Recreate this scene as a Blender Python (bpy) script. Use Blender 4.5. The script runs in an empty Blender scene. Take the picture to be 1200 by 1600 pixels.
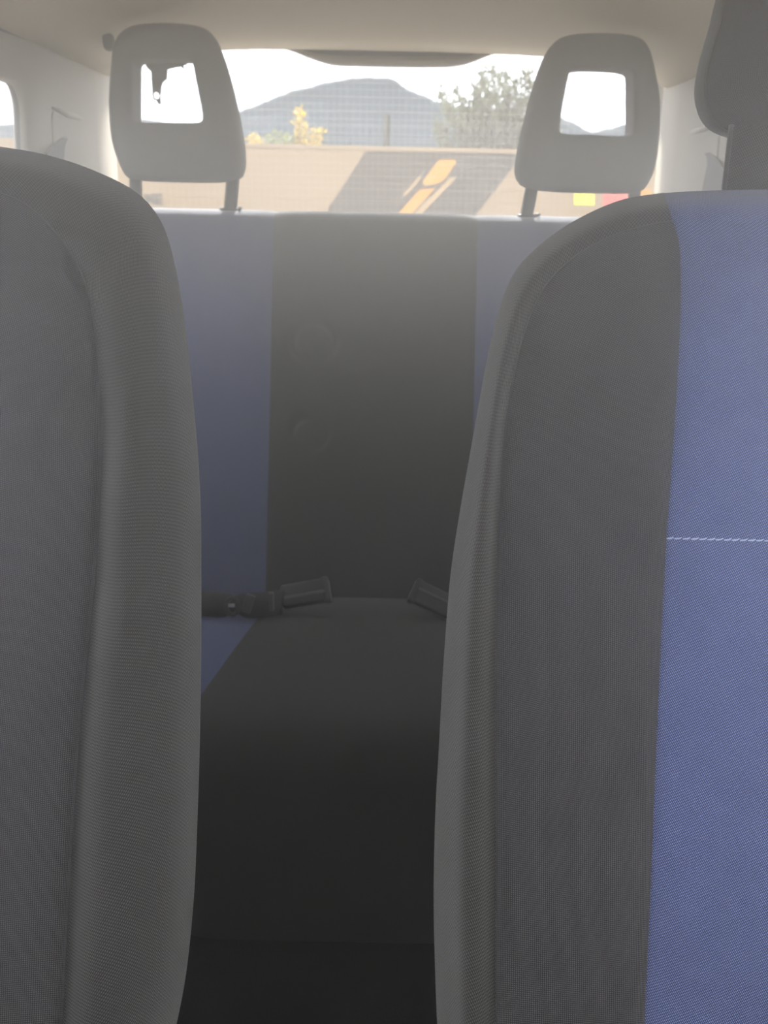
import bpy, bmesh, math, random
from math import sin, cos, radians, pi
from mathutils import Vector, Matrix

random.seed(7)
scene = bpy.context.scene
COL = scene.collection

# ------------------------------------------------------------------ camera
FPX = 1202.0                       # focal length in pixels of the 1200x1600 frame
PITCH, ROLL = radians(22), radians(1.25)
CAM = Vector((0, 0, 0.92))
RIGHT = Vector((1, 0, 0))
FWD = Vector((0, cos(PITCH), -sin(PITCH)))
UP = Vector((0, sin(PITCH), cos(PITCH)))
cd = bpy.data.cameras.new('camera')
cam = bpy.data.objects.new('camera', cd)
COL.objects.link(cam)
cd.sensor_fit = 'VERTICAL'
cd.sensor_height = 36.0
cd.lens = 36.0 * FPX / 1600.0
cd.clip_start = 0.01
cd.clip_end = 2000
cr = RIGHT * cos(ROLL) + UP * sin(ROLL)
cu = UP * cos(ROLL) - RIGHT * sin(ROLL)
m = Matrix((cr, cu, -FWD)).transposed().to_4x4()
m.translation = CAM
cam.matrix_world = m
cd.dof.use_dof = True
cd.dof.focus_distance = 0.53
cd.dof.aperture_fstop = 11.5
scene.camera = cam

# ------------------------------------------------------------------ light
SKY = 1.0
SUN = 5.0
EXPOSURE = 2.7
VEIL_DENSITY = 0.80
VEIL_G = 0.72
world = bpy.data.worlds.new('sky')
scene.world = world
world.use_nodes = True
wn = world.node_tree.nodes
bg = wn['Background']
bg.inputs[0].default_value = (0.97, 0.968, 1.0, 1)
bg.inputs[1].default_value = SKY
sd = bpy.data.lights.new('sun', 'SUN')
sd.energy = SUN
sd.angle = radians(5)
sd.color = (1.0, 0.93, 0.82)
sun = bpy.data.objects.new('sun', sd)
COL.objects.link(sun)
SUN_EL, SUN_AZ = radians(41.5), radians(4)      # behind the car, high
sdir = Vector((sin(SUN_AZ) * cos(SUN_EL), cos(SUN_AZ) * cos(SUN_EL), sin(SUN_EL)))
sun.rotation_euler = sdir.to_track_quat('Z', 'Y').to_euler()
scene.view_settings.view_transform = 'Standard'
scene.view_settings.look = 'None'
scene.view_settings.gamma = 1
scene.view_settings.use_curve_mapping = False
scene.view_settings.exposure = EXPOSURE
scene.cycles.max_bounces = 10
scene.cycles.transparent_max_bounces = 16
scene.cycles.volume_bounces = 1
scene.cycles.use_denoising = True


# ------------------------------------------------------------------ measuring
def ray(px, py):
    x, y = px - 600, py - 800
    X = x * cos(ROLL) + y * sin(ROLL)
    Y = -x * sin(ROLL) + y * cos(ROLL)
    return FWD + RIGHT * (X / FPX) - UP * (Y / FPX)


def P(px, py, D):
    return CAM + ray(px, py) * D


def onX(px, py, X):
    d = ray(px, py)
    return CAM + d * (X / d.x)


def onY(px, py, Y):
    d = ray(px, py)
    return CAM + d * (Y / d.y)


# ------------------------------------------------------------------ materials
def nodes(name):
    mt = bpy.data.materials.new(name)
    mt.use_nodes = True
    nt = mt.node_tree
    return mt, nt, nt.nodes['Principled BSDF']


def plain(name, col, rough=0.6, noise=0.06, scale=40.0, bump=0.0, spec=0.3, metallic=0.0):
    mt, nt, b = nodes(name)
    b.inputs['Roughness'].default_value = rough
    b.inputs['Specular IOR Level'].default_value = spec
    b.inputs['Metallic'].default_value = metallic
    tc = nt.nodes.new('ShaderNodeTexCoord')
    n = nt.nodes.new('ShaderNodeTexNoise')
    n.inputs['Scale'].default_value = scale
    n.inputs['Detail'].default_value = 4
    nt.links.new(tc.outputs['Object'], n.inputs['Vector'])
    mr = nt.nodes.new('ShaderNodeMapRange')
    mr.inputs['To Min'].default_value = 1 - noise
    mr.inputs['To Max'].default_value = 1 + noise
    nt.links.new(n.outputs['Fac'], mr.inputs['Value'])
    mx = nt.nodes.new('ShaderNodeVectorMath')
    mx.operation = 'SCALE'
    mx.inputs[0].default_value = col
    nt.links.new(mr.outputs[0], mx.inputs['Scale'])
    nt.links.new(mx.outputs[0], b.inputs['Base Color'])
    if bump:
        bp = nt.nodes.new('ShaderNodeBump')
        bp.inputs['Strength'].default_value = 0.5
        bp.inputs['Distance'].default_value = bump
        nt.links.new(n.outputs['Fac'], bp.inputs['Height'])
        nt.links.new(bp.outputs[0], b.inputs['Normal'])
    return mt


def fabric(name, col, thread, period, twill=False, amount=0.5, sheen=0.25, bump=0.0004, dots=False):
    """woven cloth: two thread colours in a weave laid out in the UV map (metres)"""
    mt, nt, b = nodes(name)
    b.inputs['Roughness'].default_value = 0.85
    b.inputs['Specular IOR Level'].default_value = 0.15
    b.inputs['Sheen Weight'].default_value = sheen
    b.inputs['Sheen Roughness'].default_value = 0.45
    N, Lk = nt.nodes.new, nt.links.new

    def mth(op, a, bb=None):
        q = N('ShaderNodeMath')
        q.operation = op
        for i, v in enumerate((a, bb)):
            if v is None:
                continue
            if isinstance(v, (int, float)):
                q.inputs[i].default_value = v
            else:
                Lk(v, q.inputs[i])
        return q.outputs[0]
    uv = N('ShaderNodeUVMap')
    sp = N('ShaderNodeSeparateXYZ')
    Lk(uv.outputs[0], sp.inputs[0])
    k = 2 * pi / period
    if twill:
        d1 = mth('SINE', mth('MULTIPLY', mth('ADD', sp.outputs[0], mth('MULTIPLY', sp.outputs[1], 0.62)), k))
        d2 = mth('SINE', mth('MULTIPLY', mth('SUBTRACT', sp.outputs[1], mth('MULTIPLY', sp.outputs[0], 0.5)), k * 0.75))
        pat = mth('ADD', mth('MULTIPLY', d1, 0.65), mth('MULTIPLY', d2, 0.35))
    else:
        a1 = mth('SINE', mth('MULTIPLY', mth('ADD', sp.outputs[0], sp.outputs[1]), k * 0.7071))
        a2 = mth('SINE', mth('MULTIPLY', mth('SUBTRACT', sp.outputs[0], sp.outputs[1]), k * 0.7071))
        pat = mth('MULTIPLY', a1, a2)
    ns = N('ShaderNodeTexNoise')
    ns.inputs['Scale'].default_value = 900
    ns.inputs['Detail'].default_value = 2
    Lk(uv.outputs[0], ns.inputs['Vector'])
    shape = mth('MAXIMUM', pat, 0.0) if dots else mth('ADD', mth('MULTIPLY', pat, 0.5), 0.5)
    fac = mth('ADD', mth('MULTIPLY', shape, amount),
              mth('MULTIPLY', mth('SUBTRACT', ns.outputs['Fac'], 0.5), amount * 0.6))
    mx = N('ShaderNodeMix')
    mx.data_type = 'RGBA'
    mx.clamp_factor = True
    Lk(fac, mx.inputs['Factor'])
    mx.inputs['A'].default_value = (*col, 1)
    mx.inputs['B'].default_value = (*thread, 1)
    big = N('ShaderNodeTexNoise')
    big.inputs['Scale'].default_value = 14
    big.inputs['Detail'].default_value = 3
    Lk(uv.outputs[0], big.inputs['Vector'])
    vm = N('ShaderNodeVectorMath')
    vm.operation = 'SCALE'
    Lk(mx.outputs['Result'], vm.inputs[0])
    Lk(mth('ADD', mth('MULTIPLY', big.outputs['Fac'], 0.3), 0.85), vm.inputs['Scale'])
    Lk(vm.outputs[0], b.inputs['Base Color'])
    bp = N('ShaderNodeBump')
    bp.inputs['Strength'].default_value = 0.5
    bp.inputs['Distance'].default_value = bump
    Lk(pat, bp.inputs['Height'])
    Lk(bp.outputs[0], b.inputs['Normal'])
    return mt


def glass(name, tint):
    mt = bpy.data.materials.new(name)
    mt.use_nodes = True
    nt = mt.node_tree
    nt.nodes.clear()
    o = nt.nodes.new('ShaderNodeOutputMaterial')
    mix = nt.nodes.new('ShaderNodeMixShader')
    t = nt.nodes.new('ShaderNodeBsdfTransparent')
    t.inputs[0].default_value = (*tint, 1)
    g = nt.nodes.new('ShaderNodeBsdfGlossy')
    g.inputs['Roughness'].default_value = 0.02
    mix.inputs[0].default_value = 0.05
    nt.links.new(t.outputs[0], mix.inputs[1])
    nt.links.new(g.outputs[0], mix.inputs[2])
    nt.links.new(mix.outputs[0], o.inputs[0])
    return mt


def leaf(name, col, var=0.35):
    mt, nt, b = nodes(name)
    b.inputs['Roughness'].default_value = 0.6
    oi = nt.nodes.new('ShaderNodeNewGeometry')
    mr = nt.nodes.new('ShaderNodeMapRange')
    mr.inputs['To Min'].default_value = 1 - var
    mr.inputs['To Max'].default_value = 1 + var
    nt.links.new(oi.outputs['Random Per Island'], mr.inputs['Value'])
    vm = nt.nodes.new('ShaderNodeVectorMath')
    vm.operation = 'SCALE'
    vm.inputs[0].default_value = col
    nt.links.new(mr.outputs[0], vm.inputs['Scale'])
    nt.links.new(vm.outputs[0], b.inputs['Base Color'])
    tr = nt.nodes.new('ShaderNodeBsdfTranslucent')
    nt.links.new(vm.outputs[0], tr.inputs[0])
    mix = nt.nodes.new('ShaderNodeMixShader')
    mix.inputs[0].default_value = 0.45
    nt.links.new(b.outputs[0], mix.inputs[1])
    nt.links.new(tr.outputs[0], mix.inputs[2])
    nt.links.new(mix.outputs[0], nt.nodes['Material Output'].inputs[0])
    return mt


M = {}
M['grey_cloth'] = fabric('grey_cloth', (0.010, 0.010, 0.011), (0.27, 0.26, 0.275), 0.0019, amount=0.9, bump=0.0007, dots=True)
M['grey_side'] = fabric('grey_side', (0.012, 0.012, 0.011), (0.245, 0.237, 0.228), 0.0018, twill=True, amount=0.85, sheen=0.4, bump=0.0007, dots=True)
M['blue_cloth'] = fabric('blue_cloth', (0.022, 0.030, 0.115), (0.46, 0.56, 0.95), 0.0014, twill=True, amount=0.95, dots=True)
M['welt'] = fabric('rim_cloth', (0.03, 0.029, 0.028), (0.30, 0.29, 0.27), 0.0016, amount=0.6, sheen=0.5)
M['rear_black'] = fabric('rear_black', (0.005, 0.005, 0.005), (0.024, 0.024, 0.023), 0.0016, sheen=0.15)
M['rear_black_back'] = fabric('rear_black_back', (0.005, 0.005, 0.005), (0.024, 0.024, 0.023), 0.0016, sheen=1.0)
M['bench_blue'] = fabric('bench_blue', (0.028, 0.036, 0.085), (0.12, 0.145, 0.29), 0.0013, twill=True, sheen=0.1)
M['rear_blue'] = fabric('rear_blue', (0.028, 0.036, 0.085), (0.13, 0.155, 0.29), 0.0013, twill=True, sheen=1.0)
M['headrest'] = plain('headrest_grey', (0.13, 0.13, 0.122), 0.8, 0.08, 120, 0.0004)
M['plastic_grey'] = plain('plastic_grey', (0.07, 0.07, 0.07), 0.45, 0.05)
M['plastic_black'] = plain('plastic_black', (0.02, 0.02, 0.021), 0.4, 0.08, 60)
M['webbing'] = plain('webbing', (0.022, 0.022, 0.024), 0.7, 0.2, 300, 0.0003)
M['metal'] = plain('tongue_metal', (0.55, 0.55, 0.55), 0.3, 0.05, 60, 0, 0.5, 1.0)
M['headliner'] = plain('headliner', (0.55, 0.48, 0.37), 0.95, 0.05, 260, 0.0006, 0.1)
M['trim'] = plain('trim_beige', (0.34, 0.31, 0.26), 0.55, 0.04, 200, 0.0003)
M['trim_dark'] = plain('trim_dark', (0.05, 0.05, 0.048), 0.6, 0.05)
M['seal'] = plain('rubber_seal', (0.06, 0.06, 0.06), 0.6)
M['carpet'] = plain('black_carpet', (0.004, 0.004, 0.0045), 1.0, 0.5, 500, 0.002, 0.05)
M['door'] = plain('door_card', (0.10, 0.10, 0.105), 0.7)
M['glass'] = glass('window_glass', (0.93, 0.95, 0.94))
M['heater'] = plain('heater_line', (0.35, 0.30, 0.25), 0.6)
M['thread'] = plain('pale_thread', (0.62, 0.68, 0.85), 0.8)
M['thread_grey'] = plain('grey_thread', (0.10, 0.10, 0.105), 0.9)
M['asphalt'] = plain('asphalt', (0.22, 0.21, 0.20), 0.95, 0.25, 3.0)
M['tan'] = plain('tan_paint', (0.25, 0.165, 0.085), 0.8, 0.06, 2.5)
M['brown'] = plain('brown_paint', (0.030, 0.017, 0.013), 0.8, 0.2, 5)
M['yellow'] = plain('yellow_paint', (0.50, 0.20, 0.004), 0.7, 0.1, 8)
M['cream'] = plain('cream_paint', (0.32, 0.20, 0.08), 0.7, 0.1, 8)
M['lemon'] = plain('lemon_paint', (0.75, 0.66, 0.02), 0.7)
M['red'] = plain('red_paint', (0.75, 0.06, 0.05), 0.7)
M['ink'] = plain('ink', (0.012, 0.01, 0.008), 0.8)
M['wire'] = plain('galvanised_wire', (0.30, 0.28, 0.25), 0.6)
M['pole'] = plain('pole_paint', (0.012, 0.014, 0.014), 1.0, 0.06, 40.0, 0.0, 0.0)
M['mountain'] = plain('mountain_scrub', (0.035, 0.05, 0.065), 1.0, 0.35, 0.08)
M['bark'] = plain('bark', (0.12, 0.10, 0.08), 0.95, 0.3, 20)
M['olive'] = leaf('olive_leaf', (0.075, 0.085, 0.045))
M['gold'] = leaf('golden_leaf', (0.42, 0.29, 0.02))
M['greenleaf'] = leaf('green_leaf', (0.16, 0.18, 0.04))
M['lint'] = plain('lint', (0.35, 0.35, 0.33), 0.9)


# ------------------------------------------------------------------ builders
def empty(name, loc):
    o = bpy.data.objects.new(name, None)
    o.empty_display_size = 0.05
    COL.objects.link(o)
    o.location = loc
    return o


def tag(o, label=None, cat=None, group=None, kind=None):
    if label:
        o['label'] = label
    if cat:
        o['category'] = cat
    if group:
        o['group'] = group
    if kind:
        o['kind'] = kind
    return o


def origin(o):
    v = Vector((0, 0, 0))
    while o is not None:
        v = v + o.location
        o = o.parent
    return v


def mk(name, verts, faces, mat, parent=None, uvs=None, smooth=True, loc=None):
    """one mesh object from world-space vertices; placed under its parent (parents carry no rotation)"""
    base = origin(parent)
    if loc is None:
        c = Vector((0, 0, 0))
        for v in verts:
            c += Vector(v)
        c /= max(1, len(verts))
    else:
        c = Vector(loc)
    me = bpy.data.meshes.new(name)
    me.from_pydata([tuple(Vector(v) - c) for v in verts], [], faces)
    if uvs:
        ul = me.uv_layers.new(name='UVMap')
        for lp in me.loops:
            ul.data[lp.index].uv = uvs[lp.vertex_index]
    bm = bmesh.new()
    bm.from_mesh(me)
    bmesh.ops.recalc_face_normals(bm, faces=bm.faces)
    bm.to_mesh(me)
    bm.free()
    if smooth:
        for p in me.polygons:
            p.use_smooth = True
    me.materials.append(mat)
    o = bpy.data.objects.new(name, me)
    COL.objects.link(o)
    o.location = c - base
    if parent is not None:
        o.parent = parent
    return o


def grid(rows, closed_u=False, closed_v=False):
    """rows[i][j] of Vectors -> verts, faces, uvs in metres of arc length"""
    n, mcol = len(rows), len(rows[0])
    verts = [p for r in rows for p in r]
    faces = []
    for i in range(n if closed_u else n - 1):
        for j in range(mcol if closed_v else mcol - 1):
            a, b = i, (i + 1) % n
            c, d = j, (j + 1) % mcol
            faces.append((a * mcol + c, b * mcol + c, b * mcol + d, a * mcol + d))
    mid = mcol // 2
    vv = [0.0]
    for i in range(1, n):
        vv.append(vv[-1] + (rows[i][mid] - rows[i - 1][mid]).length)
    uvs = []
    for i in range(n):
        u = 0.0
        us = [0.0]
        for j in range(1, mcol):
            u += (rows[i][j] - rows[i][j - 1]).length
            us.append(u)
        for j in range(mcol):
            uvs.append((us[j], vv[i]))
    return verts, faces, uvs


def sheet(name, rows, mat, parent=None, closed_u=False, closed_v=False, smooth=True):
    v, f, uv = grid(rows, closed_u, closed_v)
    return mk(name, v, f, mat, parent, uv, smooth)


def spline(pts, n):
    """Catmull-Rom through pts (tuples), resampled to n points by length"""
    pts = [Vector(p) for p in pts]
    dense = []
    for i in range(len(pts) - 1):
        p0 = pts[max(0, i - 1)]
        p1, p2 = pts[i], pts[i + 1]
        p3 = pts[min(len(pts) - 1, i + 2)]
        for k in range(16):
            t = k / 16
            dense.append(0.5 * ((2 * p1) + (p2 - p0) * t + (2 * p0 - 5 * p1 + 4 * p2 - p3) * t * t
                                + (3 * p1 - p0 - 3 * p2 + p3) * t ** 3))
    dense.append(pts[-1])
    return resample(dense, n)


def resample(pts, n):
    L = [0.0]
    for a, b in zip(pts, pts[1:]):
        L.append(L[-1] + (b - a).length)
    out = []
    j = 0
    for i in range(n):
        s = L[-1] * i / (n - 1)
        while j < len(L) - 2 and L[j + 1] < s:
            j += 1
        t = 0 if L[j + 1] == L[j] else (s - L[j]) / (L[j + 1] - L[j])
        out.append(pts[j].lerp(pts[j + 1], min(1, max(0, t))))
    return out


def interp(tab, t):
    for (a, va), (b, vb) in zip(tab, tab[1:]):
        if t <= b:
            q = (t - a) / (b - a)
            return va + (vb - va) * q
    return tab[-1][1]


def smooth_tab(tab, n):
    pts = spline([(a, b, 0) for a, b in tab], n * 4)
    return [(p.x, p.y) for p in pts]


def tube(pts, r, seg=8, cap=True):
    pts = [Vector(p) for p in pts]
    rows = []
    n = len(pts)
    for i, p in enumerate(pts):
        d = (pts[min(n - 1, i + 1)] - pts[max(0, i - 1)]).normalized()
        a = d.orthogonal().normalized() if i == 0 else (rows_a - d * rows_a.dot(d)).normalized()
        rows_a = a
        b = d.cross(a)
        rr = r[i] if isinstance(r, (list, tuple)) else r
        rows.append([p + (a * cos(2 * pi * k / seg) + b * sin(2 * pi * k / seg)) * rr for k in range(seg)])
    v, f, uv = grid(rows, False, True)
    if cap:
        f.append(tuple(range(seg)))
        f.append(tuple(range((n - 1) * seg, n * seg)))
    return v, f, uv


def merge(parts):
    V, F = [], []
    for p in parts:
        o = len(V)
        V += list(p[0])
        F += [tuple(i + o for i in f) for f in p[1]]
    return V, F


def boxv(c, sx, sy, sz, ax=None):
    """a box with centre c and half sizes along axes ax (default world)"""
    ax = ax or (Vector((1, 0, 0)), Vector((0, 1, 0)), Vector((0, 0, 1)))
    c = Vector(c)
    V = [c + ax[0] * (sx * i) + ax[1] * (sy * j) + ax[2] * (sz * k)
         for i in (-1, 1) for j in (-1, 1) for k in (-1, 1)]
    F = [(0, 1, 3, 2), (4, 6, 7, 5), (0, 4, 5, 1), (2, 3, 7, 6), (0, 2, 6, 4), (1, 5, 7, 3)]
    return V, F


def rounded(name, c, sx, sy, sz, mat, parent=None, bev=0.004, ax=None, seg=3):
    v, f = boxv(c, sx, sy, sz, ax)
    bm = bmesh.new()
    vs = [bm.verts.new(p) for p in v]
    for q in f:
        bm.faces.new([vs[i] for i in q])
    bmesh.ops.recalc_face_normals(bm, faces=bm.faces)
    bmesh.ops.bevel(bm, geom=bm.edges[:], offset=bev, segments=seg, profile=0.5, affect='EDGES')
    bm.verts.index_update()
    V = [p.co.copy() for p in bm.verts]
    F = [tuple(x.index for x in q.verts) for q in bm.faces]
    bm.free()
    return mk(name, V, F, mat, parent)


def prism(name, poly, thick, mat, parent=None):
    """poly: world points of a flat outline; thick: extrusion vector"""
    n = len(poly)
    t = Vector(thick)
    V = [Vector(p) for p in poly] + [Vector(p) + t for p in poly]
    F = [tuple(range(n)), tuple(range(n, 2 * n))] + [(i, (i + 1) % n, n + (i + 1) % n, n + i) for i in range(n)]
    return mk(name, V, F, mat, parent, smooth=False)


def struct(o):
    o['kind'] = 'structure'
    return o


# ------------------------------------------------------------------ cabin shell
XC = -0.012                        # middle of the car


def half_width(Y, z):
    w = 0.662 + 0.070 * max(0.0, min(1.0, (1.35 - Y) / 0.8))
    if z > 0.80:
        w -= 0.055 * ((z - 0.80) / 0.40) ** 1.6
    return w


v, f = boxv((XC, 0.6, -0.015), 0.76, 1.5, 0.015)
struct(mk('floor', v, f, M['carpet'], smooth=False))
# headliner; front end stretched unseen past the camera to cut windscreen light
rows = []
for i in range(40):
    Y = -0.62 + i * (1.885 + 0.62) / 39
    row = []
    for j in range(33):
        u = j / 16 - 1
        hw = half_width(Y, 1.172) - 0.006
        zc = 1.262 - 0.036 * max(0, (Y - 1.45) / 0.435) ** 1.5 - 0.02 * max(0, (0.5 - Y) / 0.6) ** 2
        z = zc - (zc - 1.172) * abs(u) ** 5 - 0.006 * u * u
        row.append(Vector((XC + u * hw, Y, z)))
    rows.append(row)
o = struct(sheet('ceiling', rows, M['headliner']))
sm = o.modifiers.new('thickness', 'SOLIDIFY')
sm.thickness = 0.02
sm.offset = 0
# soft rounded rear header over the tailgate glass
rows = []
for j in range(41):
    u = j / 20 - 1
    row = []
    for (Y, dz) in ((1.875, 0.004), (1.892, -0.001), (1.905, -0.004), (1.918, -0.001), (1.930, 0.008), (1.935, 0.03), (1.93, 0.06)):
        zc = 1.2245
        z = zc + dz - 0.05 * max(0, abs(u) - 0.80) ** 2 / 0.04
        row.append(Vector((XC + u * 0.62, Y, z)))
    rows.append(row)
struct(sheet('trim_1', rows, M['headliner']))


def rrect(y0, y1, z0, z1, r, n):
    pts = []
    per = n // 4
    for (cy, cz, a0) in ((y1 - r, z1 - r, 0), (y0 + r, z1 - r, 90), (y0 + r, z0 + r, 180), (y1 - r, z0 + r, 270)):
        for k in range(per):
            a = radians(a0 + 90 * k / (per - 1))
            pts.append((cy + r * cos(a), cz + r * sin(a)))
    return pts


def side_panel(name, sgn, y0, y1, z0, z1, hole, mat):
    hy0, hy1, hz0, hz1, hr = hole
    n = 64
    inner = rrect(hy0, hy1, hz0, hz1, hr, n)
    cy, cz = (hy0 + hy1) / 2, (hz0 + hz1) / 2
    outer = rrect(y0, y1, z0, z1, 0.002, n)
    rows = []
    for t in (0, 0.04, 0.15, 0.3, 0.5, 0.75, 1.0):
        row = []
        for (a, b) in zip(inner, outer):
            Y = a[0] + (b[0] - a[0]) * t
            z = a[1] + (b[1] - a[1]) * t
            lip = 0.008 * (1 - min(1, t / 0.04))
            row.append(Vector((XC + sgn * (half_width(Y, z) + lip), Y, z)))
        rows.append(row)
    w = struct(sheet(name, rows, mat, closed_v=True))
    sm = w.modifiers.new('thickness', 'SOLIDIFY')
    sm.thickness = 0.018
    sm.offset = 0
    return w, inner


walls = {}
wn_i = 2
for side, sgn in (('left', -1), ('right', 1)):
    for (nm, y0, y1, hole, zt) in (('wall_' + side, 0.70, 1.90, (0.82, 1.50, 0.78, 1.097, 0.055), 1.20),
                                   ('wall_front_' + side, -0.95, 0.70, (-0.55, 0.60, 0.80, 1.12, 0.06), 1.20)):
        w, inner = side_panel(nm, sgn, y0, y1, 0.0, zt, hole, M['trim'] if y0 > 0 else M['door'])
        walls[nm] = w
        # rubber seal and pane
        pane = [Vector((XC + sgn * (half_width(a, b) + 0.012), a, b)) for a, b in inner]
        c = Vector((0, 0, 0))
        for p in pane:
            c += p
        c /= len(pane)
        c.x = XC + sgn * (half_width(c.y, c.z) + 0.012)
        V = pane + [c]
        F = [(i, (i + 1) % len(pane), len(pane)) for i in range(len(pane))]
        win = struct(mk('window_%d' % wn_i, V, F, M['glass']))
        wn_i += 1
        loop = [p - Vector((sgn * 0.006, 0, 0)) for p in pane]
        tv, tf, tu = tube(loop + [loop[0], loop[1]], 0.006, 8, False)
        mk('rubber_seal', tv, tf, M['seal'], win)

# tailgate: lower wall, rear corner posts, glass
v, f = boxv((XC, 2.03, 0.44), 0.66, 0.02, 0.44)
struct(mk('wall_rear', v, f, M['trim'], smooth=False))
GT, GB = Vector((XC, 1.932, 1.235)), Vector((XC, 2.035, 0.86))
W0, W1 = 0.645, 0.685
pane = [Vector((XC - W0, GT.y, GT.z)), Vector((XC + W0, GT.y, GT.z)), Vector((XC + W1, GB.y, GB.z)), Vector((XC - W1, GB.y, GB.z))]
win = struct(mk('window_1', pane, [(0, 1, 2, 3)], M['glass'], smooth=False))
for k in range(12):
    t = 0.12 + k * 0.072
    a = pane[0].lerp(pane[3], t) + Vector((0.05, -0.002, 0))
    b = pane[1].lerp(pane[2], t) + Vector((-0.05, -0.002, 0))
    v, f, u = tube([a, b], 0.00035, 5)
    mk('heater_line', v, f, M['heater'], win)

for side, sgn in (('left', -1), ('right', 1)):
    rows = []
    for i in range(24):
        z = 0.0 + 1.215 * i / 23
        hw = half_width(1.90, z)
        tt = max(0, (z - 0.86) / 0.375)
        glass_y = 2.035 - 0.103 * tt
        wx = hw + 0.012
        prof = [(hw, 1.885), (hw, 1.905), (hw - 0.004, 1.918), (hw - 0.013, 1.930), (hw - 0.019, 1.945),
                (hw - 0.018, 1.958), (hw - 0.010, 1.972), (hw + 0.004, max(1.98, glass_y - 0.012)), (hw + 0.03, max(1.985, glass_y))]
        rows.append([Vector((XC + sgn * x, y, z)) for x, y in prof])
    struct(sheet('trim_2' if sgn < 0 else 'trim_3', rows, M['trim']))
    # join between headliner and pillar panel: dark gap bead
    pts = [Vector((XC + sgn * (half_width(Y, 1.172) - 0.003), Y, 1.170 - 0.012 * ((1.88 - Y) / 0.5) ** 2)) for Y in [0.75 + 0.05 * k for k in range(23)]]
    v, f, u = tube(pts, 0.0028, 6)
    struct(mk('trim_4' if sgn < 0 else 'trim_5', v, f, M['trim_dark']))
    # outlet panel of the rear belt on the pillar
    w = walls['wall_' + side]
    V, F = [], []
    yy0, yy1, zz0, zz1 = (1.60, 1.79, 0.72, 1.063)
    n = 40
    for k, (grow, out) in enumerate(((0, -0.001), (0, 0.003), (-0.004, 0.0045))):
        for (a, b) in rrect(yy0 - grow, yy1 + grow, zz0 - grow, zz1 + grow, 0.014, n):
            V.append(Vector((XC + sgn * (half_width(a, b) - 0.010 - out), a, b)))
    for k in range(2):
        for i in range(n):
            F.append((k * n + i, k * n + (i + 1) % n, (k + 1) * n + (i + 1) % n, (k + 1) * n + i))
    F.append(tuple(range(2 * n, 3 * n)))
    mk('belt_panel', V, F, M['trim'], w, smooth=False)
    hoodv = [(1.60, 1.068), (1.66, 1.064), (1.72, 1.062), (1.785, 1.064)]
    tv, tf, tu = tube([Vector((XC + sgn * (half_width(a, b) - 0.014), a, b)) for a, b in hoodv], [0.002, 0.006, 0.006, 0.003], 8)
    mk('panel_lip', tv, tf, M['trim'], w)

# windscreen, dashboard and scuttle behind the camera; shaped unseen to dim the front light
scr = [Vector((XC - 0.62, -0.62, 1.235)), Vector((XC + 0.62, -0.62, 1.235)), Vector((XC + 0.72, -0.95, 0.74)), Vector((XC - 0.72, -0.95, 0.74))]
struct(mk('window_%d' % wn_i, scr, [(0, 1, 2, 3)], M['glass'], smooth=False))
rows = []
for x in (-0.72, -0.4, 0, 0.4, 0.72):
    rows.append([Vector((XC + x, y, z)) for y, z in ((-0.95, 0.0), (-0.95, 0.76), (-0.75, 0.80), (-0.50, 0.82), (-0.40, 0.79), (-0.38, 0.70), (-0.45, 0.45), (-0.70, 0.32), (-0.75, 0.0))])
struct(sheet('wall_front', rows, M['plastic_grey']))

# ------------------------------------------------------------------ front seats
BOL_R = smooth_tab([(0, .574), (.05, .558), (.13, .543), (.25, .529), (.38, .517), (.50, .511), (.62, .510), (.76, .513), (.88, .5175), (1, .521)], 24)
BOL_L = smooth_tab([(0, .576), (.04, .563), (.10, .551), (.22, .536), (.40, .522), (.56, .513), (.68, .509), (.78, .509), (.88, .513), (.95, .518), (1, .521)], 24)
PAN = smooth_tab([(0, .521), (.05, .5135), (.18, .509), (.45, .506), (.75, .506), (.92, .508), (1, .5125)], 24)


BOLT = smooth_tab([(0, .572), (.05, .555), (.13, .539), (.28, .525), (.5, .5175), (.8, .515), (1, .5145)], 24)
FLAT = [(0, .5145), (1, .5145)]


def strip(A, B, tab, n, tab_end, s0):
    rows = []
    for i, (a, b) in enumerate(zip(A, B)):
        w = max(0.0, (i / (len(A) - 1) - s0) / (1 - s0))
        w = w * w * (3 - 2 * w)
        row = []
        for k in range(n + 1):
            t = (k / n)
            t = t * t * (3 - 2 * t) * 0.4 + t * 0.6
            q = a.lerp(b, t)
            row.append(P(q.x, q.y, interp(tab, t) * (1 - w) + interp(tab_end, t) * w))
        rows.append(row)
    return rows


def mirror(rows, xs):
    return [[Vector((2 * xs - p.x, p.y, p.z)) for p in r] for r in rows]


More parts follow.
